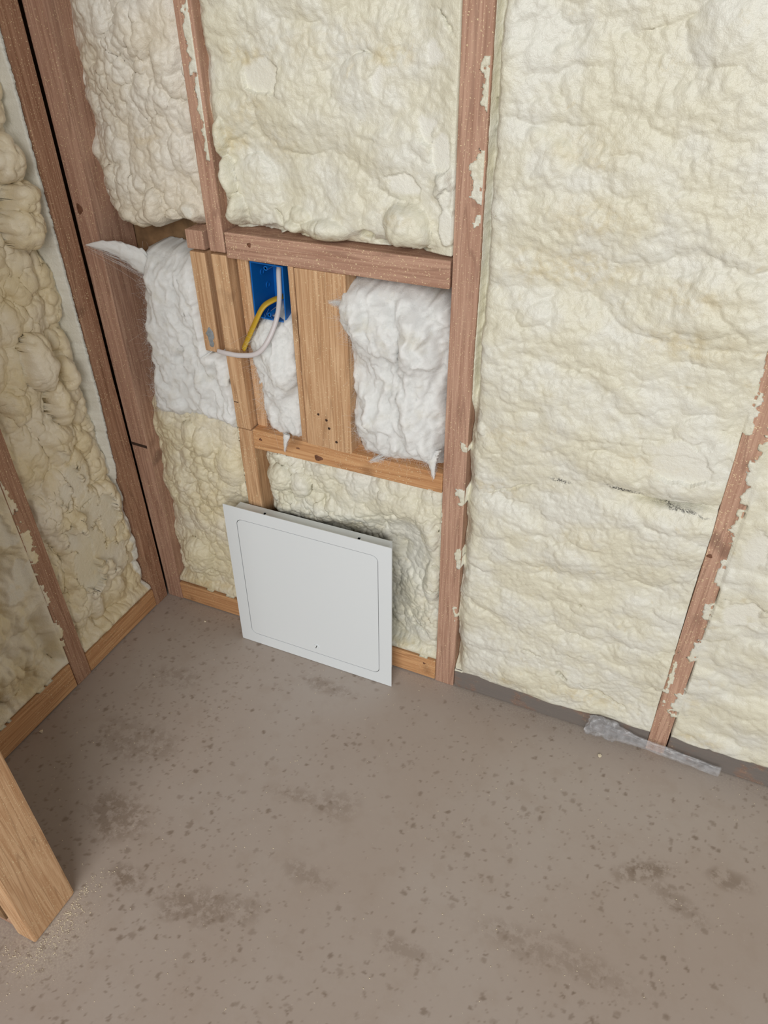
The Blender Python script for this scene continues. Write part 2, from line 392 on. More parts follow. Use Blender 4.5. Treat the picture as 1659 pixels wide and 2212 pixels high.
# ------------------------------------------------------------------ spray foam
def foam(plane, u0, u1, v0, v1, res, style, seed, mat, parent, edges=(.012, .012, .008, .008), ew=(.022, .022, .02, .02), rag=.004, base=None,
         blobs=(), shaves=(), tans=(), pits=(), darks=(), crusts=(), spray=False, rb=0.0, level=None, bevel_top=None, label=None, name='spray_foam', lift=None):
    pad = 0.03
    nu = int((u1 - u0 + 2 * pad) / res) + 1; nv = int((v1 - v0 + 2 * pad) / res) + 1
    U, V = np.meshgrid(np.linspace(u0 - pad, u1 + pad, nu, dtype=np.float32), np.linspace(v0 - pad, v1 + pad, nv, dtype=np.float32))
    wu = U + 0.007 * fbm(U, V, 0.035, seed + 3) + 0.0022 * fbm(U, V, 0.009, seed + 9, 2)
    wv = V + 0.007 * fbm(U, V, 0.035, seed + 4) + 0.0022 * fbm(U, V, 0.009, seed + 10, 2)
    if style == 'smooth':
        msk = sstep(-0.25, 0.35, fbm(U, V, 0.10, seed + 40, 2))
        h = -0.008 + 0.013 * fbm(U, V, 0.15, seed, 3, 1.4, 0.7) + 0.16 * bubbles(wu, wv, 0.065, seed + 5, 1.5, 0.75) + (0.05 + 0.20 * msk) * bubbles(wu, wv, 0.024, seed + 6, 1.3, 0.9)
        d2 = (0.06 + 0.22 * (1 - msk)) * bubbles(wu, wv, 0.0085, seed + 7) + 0.0011 * fbm(U, V, 0.007, seed + 8, 2) + 0.0016 * fbm(wu, wv, 0.022, seed + 12, 2)
    elif style == 'lumpy':
        msk = sstep(-0.3, 0.3, fbm(U, V, 0.08, seed + 40, 2))
        h = -0.018 + 0.008 * fbm(U, V, 0.10, seed, 2) + 0.30 * bubbles(wu, wv, 0.040, seed + 5, 0.85, 1.2) + (0.30 + 0.30 * msk) * bubbles(wu, wv, 0.020, seed + 6, 0.85, 1.2)
        d2 = (0.20 + 0.35 * msk) * bubbles(wu, wv, 0.0095, seed + 7) + 0.0009 * fbm(U, V, 0.005, seed + 8, 2)
    else:
        msk = sstep(-0.2, 0.4, fbm(U, V, 0.12, seed + 40, 2))
        wu = wu + 0.006 * fbm(U, V, 0.03, seed + 60); wv = wv + 0.010 * fbm(U, V, 0.03, seed + 61)
        h = -0.036 + 0.010 * fbm(U, V, 0.14, seed, 2) + 0.60 * bubbles(wu, wv, 0.058, seed + 5, 0.8, 1.2, 0.5, 0.85, 0.72) + 0.46 * bubbles(wu, wv, 0.027, seed + 6, 0.85, 1.2, 0.5, 0.85, 0.68)
        d2 = (0.20 + 0.40 * msk) * bubbles(wu, wv, 0.014, seed + 7, 0.9, 1.2) + 0.0006 * fbm(U, V, 0.006, seed + 8, 2)
    if base is not None: h = h + base
    for f in blobs:
        e = ell(wu, wv, f); h = np.maximum(h, np.where(e < 1, np.sqrt(np.maximum(1 - e * e, 0)) * abs(f[4]) * 1.5 + (f[6] if len(f) > 6 else -0.012), -9))
    # distance to the four sides
    dl, dr, db, dt = U - u0, u1 - U, V - v0 - rb * (0.5 + fbm(U, 0 * V, 0.05, seed + 71, 3)), v1 - V
    for d, dep, w in zip((dl, dr, db, dt), edges, ew):
        if spray == 'right' and d is dr: dep = dep * (0.15 + 0.85 * sstep(0.10, 0.75, V))
        h = h - dep * np.exp(-(np.maximum(d, 0) / w) ** 2) * (1 + 0.5 * fbm(U, V, 0.05, seed + 21))
    if lift is not None: h = h + lift(U, V)
    sh = np.zeros_like(U)
    for f in shaves:
        e = ell(U, V, f) + 0.45 * fbm(U, V, 0.022, seed + 50, 3)
        m = sstep(1.1, 0.75, e); lv = f[4] + 0.0004 * fbm(U, V, 0.006, seed + 51, 2)
        cut = h - lv
        h = np.where((m > 0.3) & (cut > 0), lv, h); d2 = np.where((m > 0.3) & (cut > -0.0005), d2 * 0.12, d2)
        sh = np.maximum(sh, m * sstep(-0.001, 0.001, cut) * (f[6] if len(f) > 6 else 0.8))
    if level is not None:
        cut = h - level; sh = np.maximum(sh, 0.45 * sstep(-0.0005, 0.0008, cut)); d2 = np.where(cut > 0, d2 * 0.12, d2); h = np.minimum(h, level)
    for f in pits:
        e = ell(wu, wv, f); h = h - f[4] * sstep(1.0, 0.55, e)
    tn = np.zeros_like(U)
    for f in tans: tn = np.maximum(tn, f[4] * sstep(1.2, 0.2, ell(wu, wv, f)))
    dk = np.zeros_like(U)
    for f in darks: dk = np.maximum(dk, f[4] * sstep(1.1, 0.3, ell(wu, wv, f)))
    # ragged outline: outside it the sheet dives behind the timber faces
    din = np.minimum(np.minimum(dl, dr), np.minimum(db, dt))
    fine = 0.6 * fbm(U, V, 0.007, seed + 33, 3)
    sd = din - 0.002 + rag * (fbm(U, V, 0.045, seed + 30, 2) * 2.0 + fine * sstep(0.0, -0.004, din))
    for f in crusts: sd = np.maximum(sd, (1.0 - ell(U, V, f)) * 0.008 + 0.009 * (fbm(U, V, 0.009, seed + 35, 3)))
    flush = 0.0010 + 0.0014 * np.clip(fbm(U, V, 0.005, seed + 34, 3) + 0.4, 0, 1)
    h = np.where(db < 0.024, h + (np.maximum(h, -0.003) - h) * sstep(0.024, 0.002, db), h) if edges[2] < 0.012 else h
    for d, dep in ((dl, edges[0]), (dr, edges[1])):
        fw = 0.02 if style == 'chunky' else 0.05
        if dep <= 0.0035: h = np.where(d < fw, h + (np.maximum(h, -0.001) - h) * sstep(fw, 0.0, d), h)
    open_ = np.ones(U.shape, dtype=bool)        # no skin over timber where the foam stands back from it
    for d, dep in zip((dl, dr, db, dt), edges):
        if dep >= 0.012: open_ &= d > 0
    for f in crusts: open_ |= ell(U, V, f) < 1.4
    bay = din > 0; film = ~bay & (sd > 0) & open_
    if spray:      # the stud side is coated: the sheet climbs back to the face
        de = dr if spray == 'right' else dl
        c = sstep(0.016, 0.0, de)
        if spray == 'right': c = c * sstep(0.12, 0.55, V)
        if spray == 'left': c = c * sstep(0.60, 0.68, V)
        h = h * (1 - c) + c * (-0.030 * sstep(0.0, 0.010, de) - 0.003); h = h + c * 0.0022 * fbm(U, V, 0.006, seed + 66, 3)
        if spray == 'right': sh = np.maximum(sh, 0.9 * sstep(0.015, 0.010, de + 0.006 * fbm(U, V, 0.03, seed + 67, 3)))
        else: d2 = d2 + c * 0.0015 * fbm(U, V, 0.004, seed + 68, 2)
    h = np.where(db < 0.024, h + (np.maximum(h, -0.003) - h) * sstep(0.024, 0.002, db), h) if edges[2] < 0.012 else h
    open_ = np.ones(U.shape, dtype=bool)        # no skin over timber where the foam stands back from it
    for d, dep in zip((dl, dr, db, dt), edges):
        if dep >= 0.012: open_ &= d > 0
    for f in crusts: open_ |= ell(U, V, f) < 1.4
    bay = din > 0; film = ~bay & (sd > 0) & open_
    h = np.where(bay, np.maximum(h, -0.060), np.where(film, flush, -0.070))
    d2 = np.where(bay, d2, 0.0) * sstep(0.0, 0.007, din)
    hs = h
    gv, gu = np.gradient(hs, res); k = 1 / np.sqrt(1 + np.clip(gu, -1.4, 1.4) ** 2 + np.clip(gv, -1.4, 1.4) ** 2)
    gu = np.clip(gu, -1.4, 1.4); gv = np.clip(gv, -1.4, 1.4)
    pu = U - gu * k * d2; pv = V - gv * k * d2; ph = h + k * d2
    if bevel_top: ph = bevel_top(U, V, ph)
    pu = pu.ravel(); pv = pv.ravel(); ph = ph.ravel()
    co = np.stack([pu, -ph, pv], 1) if plane == 'back' else np.stack([ph, pu, pv], 1)
    me = grid_mesh(name, co, nu, nv, bay | film)
    for kx, a in (('shave', sh), ('tan', tn), ('dark', dk)):
        me.attributes.new(kx, 'FLOAT', 'POINT').data.foreach_set('value', a.astype(np.float32).ravel())
    return link(name, me, mat, parent, **({'label': label} if label else {}))


R = 0.0017
# between the corner stud and the narrow stud, above the batt
foam('back', 0.042, 0.2660, 0.838, 1.40, R, 'lumpy', 101, M['foam_mid'], wall_back, edges=(.030, .012, .018, .0), ew=(.035, .02, .012, .02), rag=.005, rb=0.022,
     blobs=((.145, .852, .018, .022, .014), (.195, .850, .016, .024, .013), (.165, .87, .016, .03, .014), (.225, .865, .02, .02, .010)),
     shaves=((.243, .885, .022, .030, -.004), (.25, .98, .012, .06, -.006, 0, .5)), tans=((.11, .835, .05, .02, .9), (.23, .85, .03, .012, .9), (.06, 1.0, .02, .2, .4)),
     label='grey cream lumpy spray foam left of the narrow stud')
# below the batt
foam('back', 0.041, 0.2665, 0.056, 0.522, R, 'lumpy', 131, M['foam_low'], wall_back, edges=(.022, .010, .006, .030), ew=(.03, .02, .02, .02),
     blobs=((.105, .150, .042, .045, .017), (.175, .445, .022, .03, .014), (.15, .455, .02, .03, .013), (.23, .40, .03, .04, .010)),
     pits=((.141, .112, .017, .006, .03, -.5),), tans=((.12, .07, .10, .02, .9), (.16, .30, .08, .08, .4)), label='cream spray foam below the left batt')
# between narrow and middle stud above the header
foam('back', 0.291, 0.6655, 0.856, 1.40, R, 'smooth', 163, M['foam_back'], wall_back, base=-0.004, edges=(.016, .002, .012, .0), ew=(.012, .012, .014, .02), rag=.004, crusts=((.290, 1.10, .009, .10), (.2905, .99, .006, .04), ),
     blobs=((.598, .885, .034, .032, .022, 0, -.008), (.655, .893, .011, .030, .020), (.652, .945, .012, .035, .018), (.326, .888, .0105, .024, .021), (.318, .93, .011, .03, .019), (.312, .985, .012, .03, .016), (.47, .870, .045, .018, .020), (.42, .868, .02, .014, .018), (.43, .885, .02, .015, .012),
            (.51, .90, .03, .03, .008), (.36, .915, .04, .05, .008), (.555, 1.02, .06, .06, .004)),
     shaves=((.570, 1.061, .022, .022, -.005, .3, 1), (.384, 1.062, .034, .026, -.006, 0, .6), (.588, .938, .034, .018, -.006, 0, .9), (.390, .961, .016, .014, -.008, 0, .7), (.640, 1.09, .018, .05, -.008, .0, 1), (.630, 1.04, .018, .045, -.007, 0, 1), (.645, .985, .014, .025, -.007, 0, .9), (.655, .90, .014, .05, .004, 0, .6)),
     pits=((.652, 1.118, .030, .0026, .02, -.75), (.662, 1.07, .004, .010, .02), (.660, 1.045, .006, .003, .02), (.459, .873, .002, .012, .012), (.395, .885, .003, .014, .006, .7), (.535, .868, .012, .008, .016), (.38, .861, .07, .009, .020), (.59, .860, .05, .006, .014)),
     tans=((.371, 1.085, .05, .02, .9), (.325, .985, .035, .03, .9), (.406, .975, .04, .03, .6), (.575, 1.09, .04, .02, .8), (.58, .90, .05, .01, .7), (.45, .86, .08, .01, .8), (.36, 1.02, .05, .03, .6), (.5, 1.1, .2, .03, .35)),
     label='cream spray foam above the header block')
# below the sill, behind the panel
foam('back', 0.304, 0.6640, 0.058, 0.4655, R, 'lumpy', 197, M['foam_back'], wall_back, edges=(.020, .004, .010, .004), ew=(.02, .015, .02, .015), rag=.004,
     lift=lambda U, V: -0.030 * sstep(0.36, 0.31, V - (U - 0.45) * 0.25) * sstep(0.66, 0.58, U),
     blobs=((.342, .410, .030, .030, .016), (.385, .405, .02, .025, .012), (.645, .25, .018, .05, .012), (.60, .20, .03, .05, .010), (.64, .36, .02, .04, .012)),
     pits=((.624, .118, .022, .006, .03, -.3), (.652, .29, .012, .004, .015, -.5), (.652, .235, .012, .004, .012, -.3)), tans=((.60, .065, .08, .02, .9), (.45, .33, .12, .02, .5)),
     shaves=((.650, .28, .012, .10, .003, 0, .5),), label='ropey cream spray foam below the orange block')


def step_bc(U, V):
    line = 0.545 + 0.006 * np.sin(U * 30) + 0.004 * fbm(U, V, 0.05, 900)
    s = sstep(0.82, 1.0, U)
    d = V - line
    return 0.003 * sstep(0.95, 1.055, U) + s * (0.012 * sstep(0.0, -0.035, d) * (d < 0) * sstep(-.20, -.05, d) + 0.006 * sstep(0.004, 0.03, d) * sstep(.12, .03, d) - 0.026 * np.exp(-(d / 0.0035) ** 2) * sstep(0.93, 1.03, U))


foam('back', 0.7045, 1.0800, 0.0515, 1.40, R, 'smooth', 229, M['foam_back'], wall_back, spray='left', edges=(.022, .001, .002, .0), ew=(.012, .012, .02, .02), rag=.004, lift=step_bc,
     base=0.006, crusts=((.703, 1.055, .010, .030), (.700, .965, .012, .022), (.697, .94, .008, .012), (.700, .905, .006, .008), (.699, .565, .008, .012), (.699, .47, .009, .016), (.699, .33, .007, .02), (.6995, .20, .006, .015), (1.085, .70, .006, .03), (1.086, .20, .004, .05)),
     blobs=((.965, 1.118, .05, .05, .016), (.727, .603, .012, .014, .014), (.712, .586, .009, .010, .014), (.735, .655, .014, .014, .012), (.72, .64, .01, .012, .012), (.83, .45, .05, .05, .008), (.75, .45, .05, .07, .008), (.80, .66, .04, .03, .008)),
     shaves=((1.00, .640, .05, .030, .009, -.3, .6), (1.02, .605, .04, .02, .008, 0, .5)),
     pits=((.912, .130, .012, .005, .03, -.3), (.918, .305, .004, .004, .02), (.985, .105, .05, .003, .008, -.35), (.78, .505, .05, .004, .006, .4), (.85, .165, .02, .003, .006, -.2)),
     tans=((.826, .86, .10, .03, .9), (.984, .784, .08, .03, .8), (.857, .926, .08, .03, .7), (.982, .844, .06, .02, .8), (.75, .50, .06, .015, .8), (.78, .60, .08, .03, .5), (.95, .095, .10, .02, .9), (.80, .08, .06, .015, .8), (.90, .45, .06, .03, .4), (.83, 1.0, .06, .03, .5), (.99, .60, .08, .015, .5)),
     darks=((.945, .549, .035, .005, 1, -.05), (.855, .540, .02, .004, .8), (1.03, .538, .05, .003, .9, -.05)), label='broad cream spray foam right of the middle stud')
foam('back', 1.1138, 1.4875, 0.0500, 1.25, 0.0024, 'smooth', 263, M['foam_back'], wall_back, edges=(.000, .003, .002, .0), ew=(.012, .02, .02, .02), rag=.005, base=0.004, crusts=((1.111, .62, .010, .07), (1.110, .53, .009, .03), (1.108, .44, .006, .03), (1.108, .36, .007, .02), (1.108, .26, .006, .03), (1.108, .14, .008, .03)),
     blobs=((1.15, .27, .03, .03, .010), (1.17, .30, .03, .04, .010), (1.14, .22, .016, .02, .010)), shaves=((1.155, .37, .03, .03, .004, 0, .7), (1.14, .62, .03, .08, .004, 0, .7), (1.14, .50, .02, .04, .005, 0, .5)),
     tans=((1.16, .07, .05, .02, .9), (1.13, .15, .02, .03, .6)), label='cream spray foam right of the right stud')
# left wall bays
knife = lambda U, V: 0.010 * sstep(0.48, 0.36, V) * sstep(0.06, 0.16, V) * sstep(-.235, -.19, U)
foam('left', -0.2575, -0.0440, 0.0535, 1.40, R, 'chunky', 307, M['foam_side'], wall_left, edges=(.012, .030, .004, .0), ew=(.02, .020, .02, .02), rag=.003, spray='right', lift=knife, base=-0.002,
     blobs=((-.10, .955, .03, .03, .02), (-.085, .895, .028, .03, .02), (-.10, .85, .035, .03, .022), (-.15, .65, .03, .05, .022), (-.13, .56, .016, .04, .016), (-.095, .60, .016, .03, .014)),
     shaves=((-.105, .755, .026, .040, -.008, 0, .5), (-.105, .43, .035, .05, -.010, .2, .3), (-.165, .41, .03, .07, -.012, 0, .3), (-.125, .28, .05, .11, -.011, .15, .3), (-.185, .24, .03, .09, -.014, 0, .3), (-.10, .20, .03, .06, -.010, 0, .3)),
     pits=((-.188, .367, .026, .0035, .02, .5), (-.14, .345, .02, .002, .008, .4), (-.12, .245, .006, .003, .015)), tans=((-.15, .09, .1, .03, .6),), label='buff bulbous spray foam in the corner bay of the left wall')
foam('left', -0.6300, -0.2995, 0.0680, 1.40, 0.0022, 'chunky', 341, M['foam_side'], wall_left, crusts=((-.296, .36, .012, .05), (-.2965, .46, .008, .025), (-.297, .24, .006, .03), (-.297, .15, .006, .03)), edges=(.004, .001, .004, .0), ew=(.02, .012, .02, .02), rag=.006,
     shaves=((-.33, .36, .035, .10, -.010, 0, .4), (-.36, .20, .05, .08, -.010, .2, .35), (-.34, .28, .03, .06, -.010, 0, .3)), tans=((-.40, .10, .1, .04, .8),), label='buff spray foam left of the farther left wall stud')

# ------------------------------------------------------------------ fluffy batts
def batt(label, u0, u1, v0, v1, seed, depth, bulge, outline=None, feats=(), cap=None, fibres=6000, name='insulation_batt'):
    res = 0.0022; pad = 0.004
    nu = int((u1 - u0 + 2 * pad) / res) + 1; nv = int((v1 - v0 + 2 * pad) / res) + 1
    U, V = np.meshgrid(np.linspace(u0 - pad, u1 + pad, nu, dtype=np.float32), np.linspace(v0 - pad, v1 + pad, nv, dtype=np.float32))
    wu = U + 0.012 * fbm(U, V, 0.05, seed) + 0.005 * fbm(U, V, 0.016, seed + 1, 3); wv = V + 0.014 * fbm(U, V, 0.06, seed + 2) + 0.005 * fbm(U, V, 0.016, seed + 3, 3)
    sd = np.minimum(np.minimum(wu - u0, u1 - wu), np.minimum(wv - v0, v1 - wv))
    if outline: sd = np.minimum(sd, outline(wu, wv))
    q = np.clip(sd / 0.045, 0, 1); edge = np.sqrt(q * (2 - q))
    rid = 1 - np.abs(fbm(wu, wv, 0.045, seed + 5, 3, 0.6, 1.5)) * 2
    h = -depth + (depth + bulge) * edge + 0.016 * fbm(wu, wv, 0.08, seed + 6, 2) + 0.010 * (rid - 0.4) * edge + 0.010 * fbm(wu + 0.3 * wv, wv, 0.03, seed + 16, 3, 0.7, 2.2) * edge
    for f in feats:
        e = ell(wu, wv, f); h = h + f[4] * np.exp(-(e * 1.2) ** 2)
    d2 = 0.16 * bubbles(wu, wv, 0.022, seed + 8, 0.9, 1.2) * edge + 0.0022 * fbm(wu, wv, 0.008, seed + 9, 3)
    h = np.where(sd > 0, np.minimum(h, 0.5 if cap is None else cap(U, V)), -0.088)
    gv, gu = np.gradient(h, res); gu = np.clip(gu, -1.5, 1.5); gv = np.clip(gv, -1.5, 1.5); k = 1 / np.sqrt(1 + gu ** 2 + gv ** 2)
    pu, pv, ph = (U - gu * k * d2).ravel(), (V - gv * k * d2).ravel(), (h + k * d2).ravel()
    c = np.array([(u0 + u1) / 2, 0.0, v0])
    co = np.stack([pu, -ph, pv], 1) - c
    t = thing(name, label, 'insulation', tuple(c), group='white wool insulation batts')
    link('wool_body', grid_mesh('wool_body', co, nu, nv, sd > 0), M['wool'], t)
    cu = bpy.data.curves.new('fibre_fuzz', 'CURVE'); cu.dimensions = '3D'; cu.bevel_depth = 0.000055; cu.bevel_resolution = 0; cu.use_fill_caps = False
    ok = np.nonzero((sd.ravel() > 0.007))[0]; rg = np.random.default_rng(seed)
    pick = rg.choice(ok, fibres)
    nrm = np.stack([-gu.ravel(), -np.ones(gu.size), -gv.ravel()], 1)
    for i in pick:
        p = co[i]; n = nrm[i] / np.linalg.norm(nrm[i]); d = rg.normal(size=3); d -= n * (d @ n); d /= np.linalg.norm(d) + 1e-6
        L = rg.uniform(0.005, 0.018); up = rg.uniform(0.05, 0.45) if sd.ravel()[i] > 0.012 else rg.uniform(0.1, 0.4); b = rg.normal(size=3) * 0.6
        sp = cu.splines.new('POLY'); sp.points.add(3)
        for q in range(4):
            s = q / 3.0; w = p - n * 0.001 + (d * s + b * s * s) * L + n * (up * L * s * (1.25 - s))
            sp.points[q].co = (w[0], w[1], w[2], 1)
    o = bpy.data.objects.new('fibre_fuzz', cu); COL.objects.link(o); o.parent = t; cu.materials.append(M['fibre']); o['kind'] = 'stuff'
    return t


def ol_left(U, V):   # the left batt leans along the corner stud and narrows upward
    return np.minimum(U - (0.075 + (V - 0.49) * 0.10), 0.80 - V)


b1 = batt('white wool batt left of the narrow stud, hanging beside the corner stud', 0.060, 0.2850, 0.485, 0.805, 501, 0.060, -0.004, ol_left, cap=lambda U, V: np.where((U > 0.216) & (V > 0.635), -0.044 + 0 * U, 0.006 + 0 * U) - 0.020 * (U > 0.258), feats=((.20, .64, .03, .05, -.012), (.12, .62, .03, .08, .010), (.21, .57, .05, .04, .008)))
b2 = batt('narrow white wool tuft packed under the blue box', 0.300, 0.4035, 0.492, 0.722, 541, 0.055, -0.004, lambda U, V: np.minimum(U - (0.298 + np.clip(0.55 - V, 0, 1) * 0.35), 0.73 - V - np.clip(0.36 - U, 0, 1) * 0.6), feats=((.37, .60, .02, .06, .008),), fibres=3500)
b3 = batt('large white wool batt between the wide board and the middle stud', 0.474, 0.6650, 0.497, 0.800, 577, 0.060, 0.000, lambda U, V: np.minimum(0.80 - V - np.clip(U - 0.56, 0, 1) * 0.22, U - (0.482 + np.clip(0.70 - V, 0, 1) * 0.10)),
          feats=((.515, .750, .05, .045, .030), (.49, .66, .02, .10, -.012), (.60, .72, .018, .05, .012), (.585, .70, .006, .05, -.014), (.645, .70, .012, .05, -.02), (.61, .60, .014, .09, .012), (.545, .57, .04, .05, .010), (.57, .63, .008, .05, -.010)), fibres=7000)


def wisp(p0, p1, sag, r, parent, seed, n=320):
    """a pulled-out tuft: many fine strands between two points, part of its batt"""
    cu = bpy.data.curves.new('loose_strands', 'CURVE'); cu.dimensions = '3D'; cu.bevel_depth = 0.00008; cu.bevel_resolution = 0
    rg = np.random.default_rng(seed); a, b = np.array(p0), np.array(p1); o0 = np.array(parent.location)
    for i in range(n):
        off = rg.normal(size=3) * r * np.array([1, .5, 1]); s0 = rg.uniform(0, 0.4); s1 = rg.uniform(0.5, 1.0)
        sp = cu.splines.new('POLY'); sp.points.add(5)
        for q in range(6):
            s = s0 + (s1 - s0) * q / 5; w = a + (b - a) * s + off * (1.15 - s) + np.array([0, 0, sag * s * (1 - s) * 4]) + rg.normal(size=3) * 0.0008 - o0
            sp.points[q].co = (w[0], w[1], w[2], 1)
    o = bpy.data.objects.new('loose_strands', cu); COL.objects.link(o); o.parent = parent; cu.materials.append(M['fibre']); o['kind'] = 'stuff'


def tuft(p0, p1, r, parent, seed):
    """a soft tapering lock of wool pulled out of a batt"""
    a, b = Vector(p0), Vector(p1); d = (b - a).normalized(); s1 = d.cross(Vector((0, 1, 0))).normalized(); s2 = d.cross(s1)
    nu, nv = 90, 48; t, g = np.meshgrid(np.linspace(0, 1, nu, dtype=np.float32), np.linspace(0, 2 * np.pi, nv, dtype=np.float32))
    rr_ = r * np.clip(1 - t, 0, 1) ** 0.9 * (1 + 0.45 * fbm(t * 0.12, np.cos(g) * 0.02, 0.03, seed, 3) + 0.25 * fbm(t * 0.12, np.sin(g) * 0.02 + t * 0.05, 0.008, seed + 5, 2)) + 0.0004
    c = np.array(a)[None, None] + (np.array(b) - np.array(a))[None, None] * t[..., None] + np.array([0, 0, 1])[None, None] * (r * 0.6 * np.sin(t * 3))[..., None]
    co = c + (rr_ * np.cos(g))[..., None] * np.array(s1) + (0.42 * rr_ * np.sin(g))[..., None] * np.array(s2)
    link('loose_tuft', grid_mesh('loose_tuft', co.reshape(-1, 3) - np.array(parent.location), nu, nv), M['wool'], parent)
    wisp(p0, p1, 0.003, r * 0.5, parent, seed, 60)


tuft((0.150, 0.036, 0.748), (0.022, -0.012, 0.805), 0.032, b1, 3)
tuft((0.635, 0.014, 0.530), (0.652, -0.008, 0.492), 0.017, b3, 5)
wisp((0.500, 0.004, 0.765), (0.476, -0.012, 0.772), 0.0, 0.004, b3, 4, 90)
wisp((0.565, 0.004, 0.515), (0.535, -0.010, 0.500), 0.0, 0.004, b3, 6, 90)
tuft((0.370, 0.002, 0.512), (0.367, -0.006, 0.478), 0.007, b2, 7)

# ------------------------------------------------------------------ blue electrical box
def box_part(name, x0, x1, y0, y1, z0, z1, mat, parent, bev=0.0006, **p):
    bm = bmesh.new(); add_box(bm, x0, x1, y0, y1, z0, z1, bev, 1); return bm_obj(name, bm, mat, parent, **p)


eb = thing('electrical_box', 'blue plastic electrical box fixed open under the header block', 'box', (0.352, 0.018, 0.714), (0, 0.03, 0))
W2, Hh, D = 0.030, 0.092, 0.066; tk = 0.0022
bm = bmesh.new()
add_box(bm, -W2, W2, D - tk, D, 0, Hh); add_box(bm, -W2, -W2 + tk, 0, D - tk, 0, Hh); add_box(bm, W2 - tk, W2, 0, D - tk, 0, Hh); add_box(bm, -W2 + tk, W2 - tk, 0, D - tk, 0, tk); add_box(bm, -W2 + tk, W2 - tk, 0, D - tk, Hh - tk, Hh)
bm_obj('box_shell', bm, M['blue'], eb)
for z in (0.008, Hh - 0.008):
    bm = bmesh.new(); bmesh.ops.create_cone(bm, cap_ends=False, segments=14, radius1=0.0038, radius2=0.0038, depth=0.03, matrix=Matrix.Translation((-0.002, 0.016, z)) @ Matrix.Rotation(math.pi / 2, 4, 'X'))
    r2 = bmesh.ops.create_cone(bm, cap_ends=False, segments=14, radius1=0.0017, radius2=0.0017, depth=0.03, matrix=Matrix.Translation((-0.002, 0.016, z)) @ Matrix.Rotation(math.pi / 2, 4, 'X'))
    es = [e for e in bm.edges if e.is_boundary and abs(e.verts[0].co.y - 0.001) < 1e-4 and abs(e.verts[1].co.y - 0.001) < 1e-4]
    bmesh.ops.bridge_loops(bm, edges=es)
    bm_obj('screw_boss', bm, M['blue'], eb, smooth=False)
for (y, z) in ((0.030, 0.066), (0.044, 0.040)):
    bm = bmesh.new(); bmesh.ops.create_circle(bm, segments=18, radius=0.0055); bmesh.ops.create_circle(bm, segments=18, radius=0.0038)
    bmesh.ops.bridge_loops(bm, edges=bm.edges[:]); r = bmesh.ops.extrude_face_region(bm, geom=bm.faces[:]); bmesh.ops.translate(bm, verts=[v for v in r['geom'] if isinstance(v, bmesh.types.BMVert)], vec=(0, 0, 0.0012))
    bm_obj('knockout_ring', bm, M['blue'], eb, (-W2 + tk, y, z), (0, math.pi / 2, 0))
box_part('inner_rib', 0.010, 0.014, 0.040, D - tk, tk, Hh - tk, M['blue'], eb)
for z in (0.018, 0.070): box_part('nail_lug', -W2 - 0.004, -W2, 0.012, 0.040, z, z + 0.010, M['blue'], eb)


def tube(name, pts, rx, ry, mat, parent, closed=False):
    """flattened cable sheath swept along a smooth path"""
    P = [Vector(p) for p in pts]; path = []
    for i in range(len(P) - 1):
        p0, p1, p2, p3 = P[max(i - 1, 0)], P[i], P[i + 1], P[min(i + 2, len(P) - 1)]
        for k in range(8):
            t = k / 8; path.append(0.5 * ((2 * p1) + (p2 - p0) * t + (2 * p0 - 5 * p1 + 4 * p2 - p3) * t * t + (3 * p1 - p0 - 3 * p2 + p3) * t ** 3))
    path.append(P[-1]); bm = bmesh.new(); rings = []; ref = Vector((0, 0, 1)); n = 12
    tg0 = (path[1] - path[0]).normalized(); side = tg0.cross(ref)
    side = side.normalized() if side.length > 0.1 else tg0.cross(Vector((0, 1, 0))).normalized()
    for i, c in enumerate(path):
        tg = (path[min(i + 1, len(path) - 1)] - path[max(i - 1, 0)]).normalized(); side = (side - tg * side.dot(tg)).normalized(); up = tg.cross(side)
        rings.append([bm.verts.new(c + side * rx * math.cos(2 * math.pi * k / n) + up * ry * math.sin(2 * math.pi * k / n)) for k in range(n)])
    for a, b in zip(rings, rings[1:]):
        for k in range(n): bm.faces.new((a[k], a[(k + 1) % n], b[(k + 1) % n], b[k]))
    bm.faces.new(rings[0]); bm.faces.new(rings[-1])
    o = bm_obj(name, bm, mat, parent, smooth=True)
    return o, path[-1], (path[-1] - path[-2]).normalized()


def core(end, d, r, off, mat, parent):
    bm = bmesh.new(); bmesh.ops.create_cone(bm, cap_ends=True, segments=10, radius1=r, radius2=r, depth=0.003)
    o = bm_obj('wire_core', bm, mat, parent); o.location = end + Vector(off) + d * 0.0005; o.rotation_euler = d.to_track_quat('Z', 'Y').to_euler()


wt = thing('white_cable', 'thin white cable curling out of the blue box across the stud', 'cable')
_, e, d = tube('cable_sheath', [(.352, .070, .800), (.357, .050, .787), (.366, .030, .751), (.370, .010, .724), (.362, -.010, .692), (.344, -.020, .670), (.313, -.022, .662), (.285, -.022, .661), (.265, -.018, .660)], .0042, .0032, M['white_cable'], wt)
for s in (-0.0016, 0.0016): core(e, d, 0.0009, (0, s, 0), M['copper'], wt)
yl = thing('yellow_cable', 'short yellow cable stub bent down from the blue box', 'cable')
_, e, d = tube('cable_sheath', [(.366, .066, .744), (.359, .045, .744), (.349, .030, .741), (.339, .020, .733), (.328, .012, .712), (.302, .003, .661)], .0074, .0034, M['yellow'], yl)
for s in (-0.0028, 0, 0.0028): core(e, d, 0.001, (s, 0, 0), M['copper'], yl)
bm = bmesh.new(); bmesh.ops.create_uvsphere(bm, u_segments=18, v_segments=10, radius=1.0)
for v in bm.verts: v.co = Vector((v.co.x * 0.0065 * (1 + .35 * math.sin(v.co.z * 5) + .2 * math.sin(v.co.z * 11 + v.co.x)), v.co.y * 0.0012, v.co.z * 0.018))
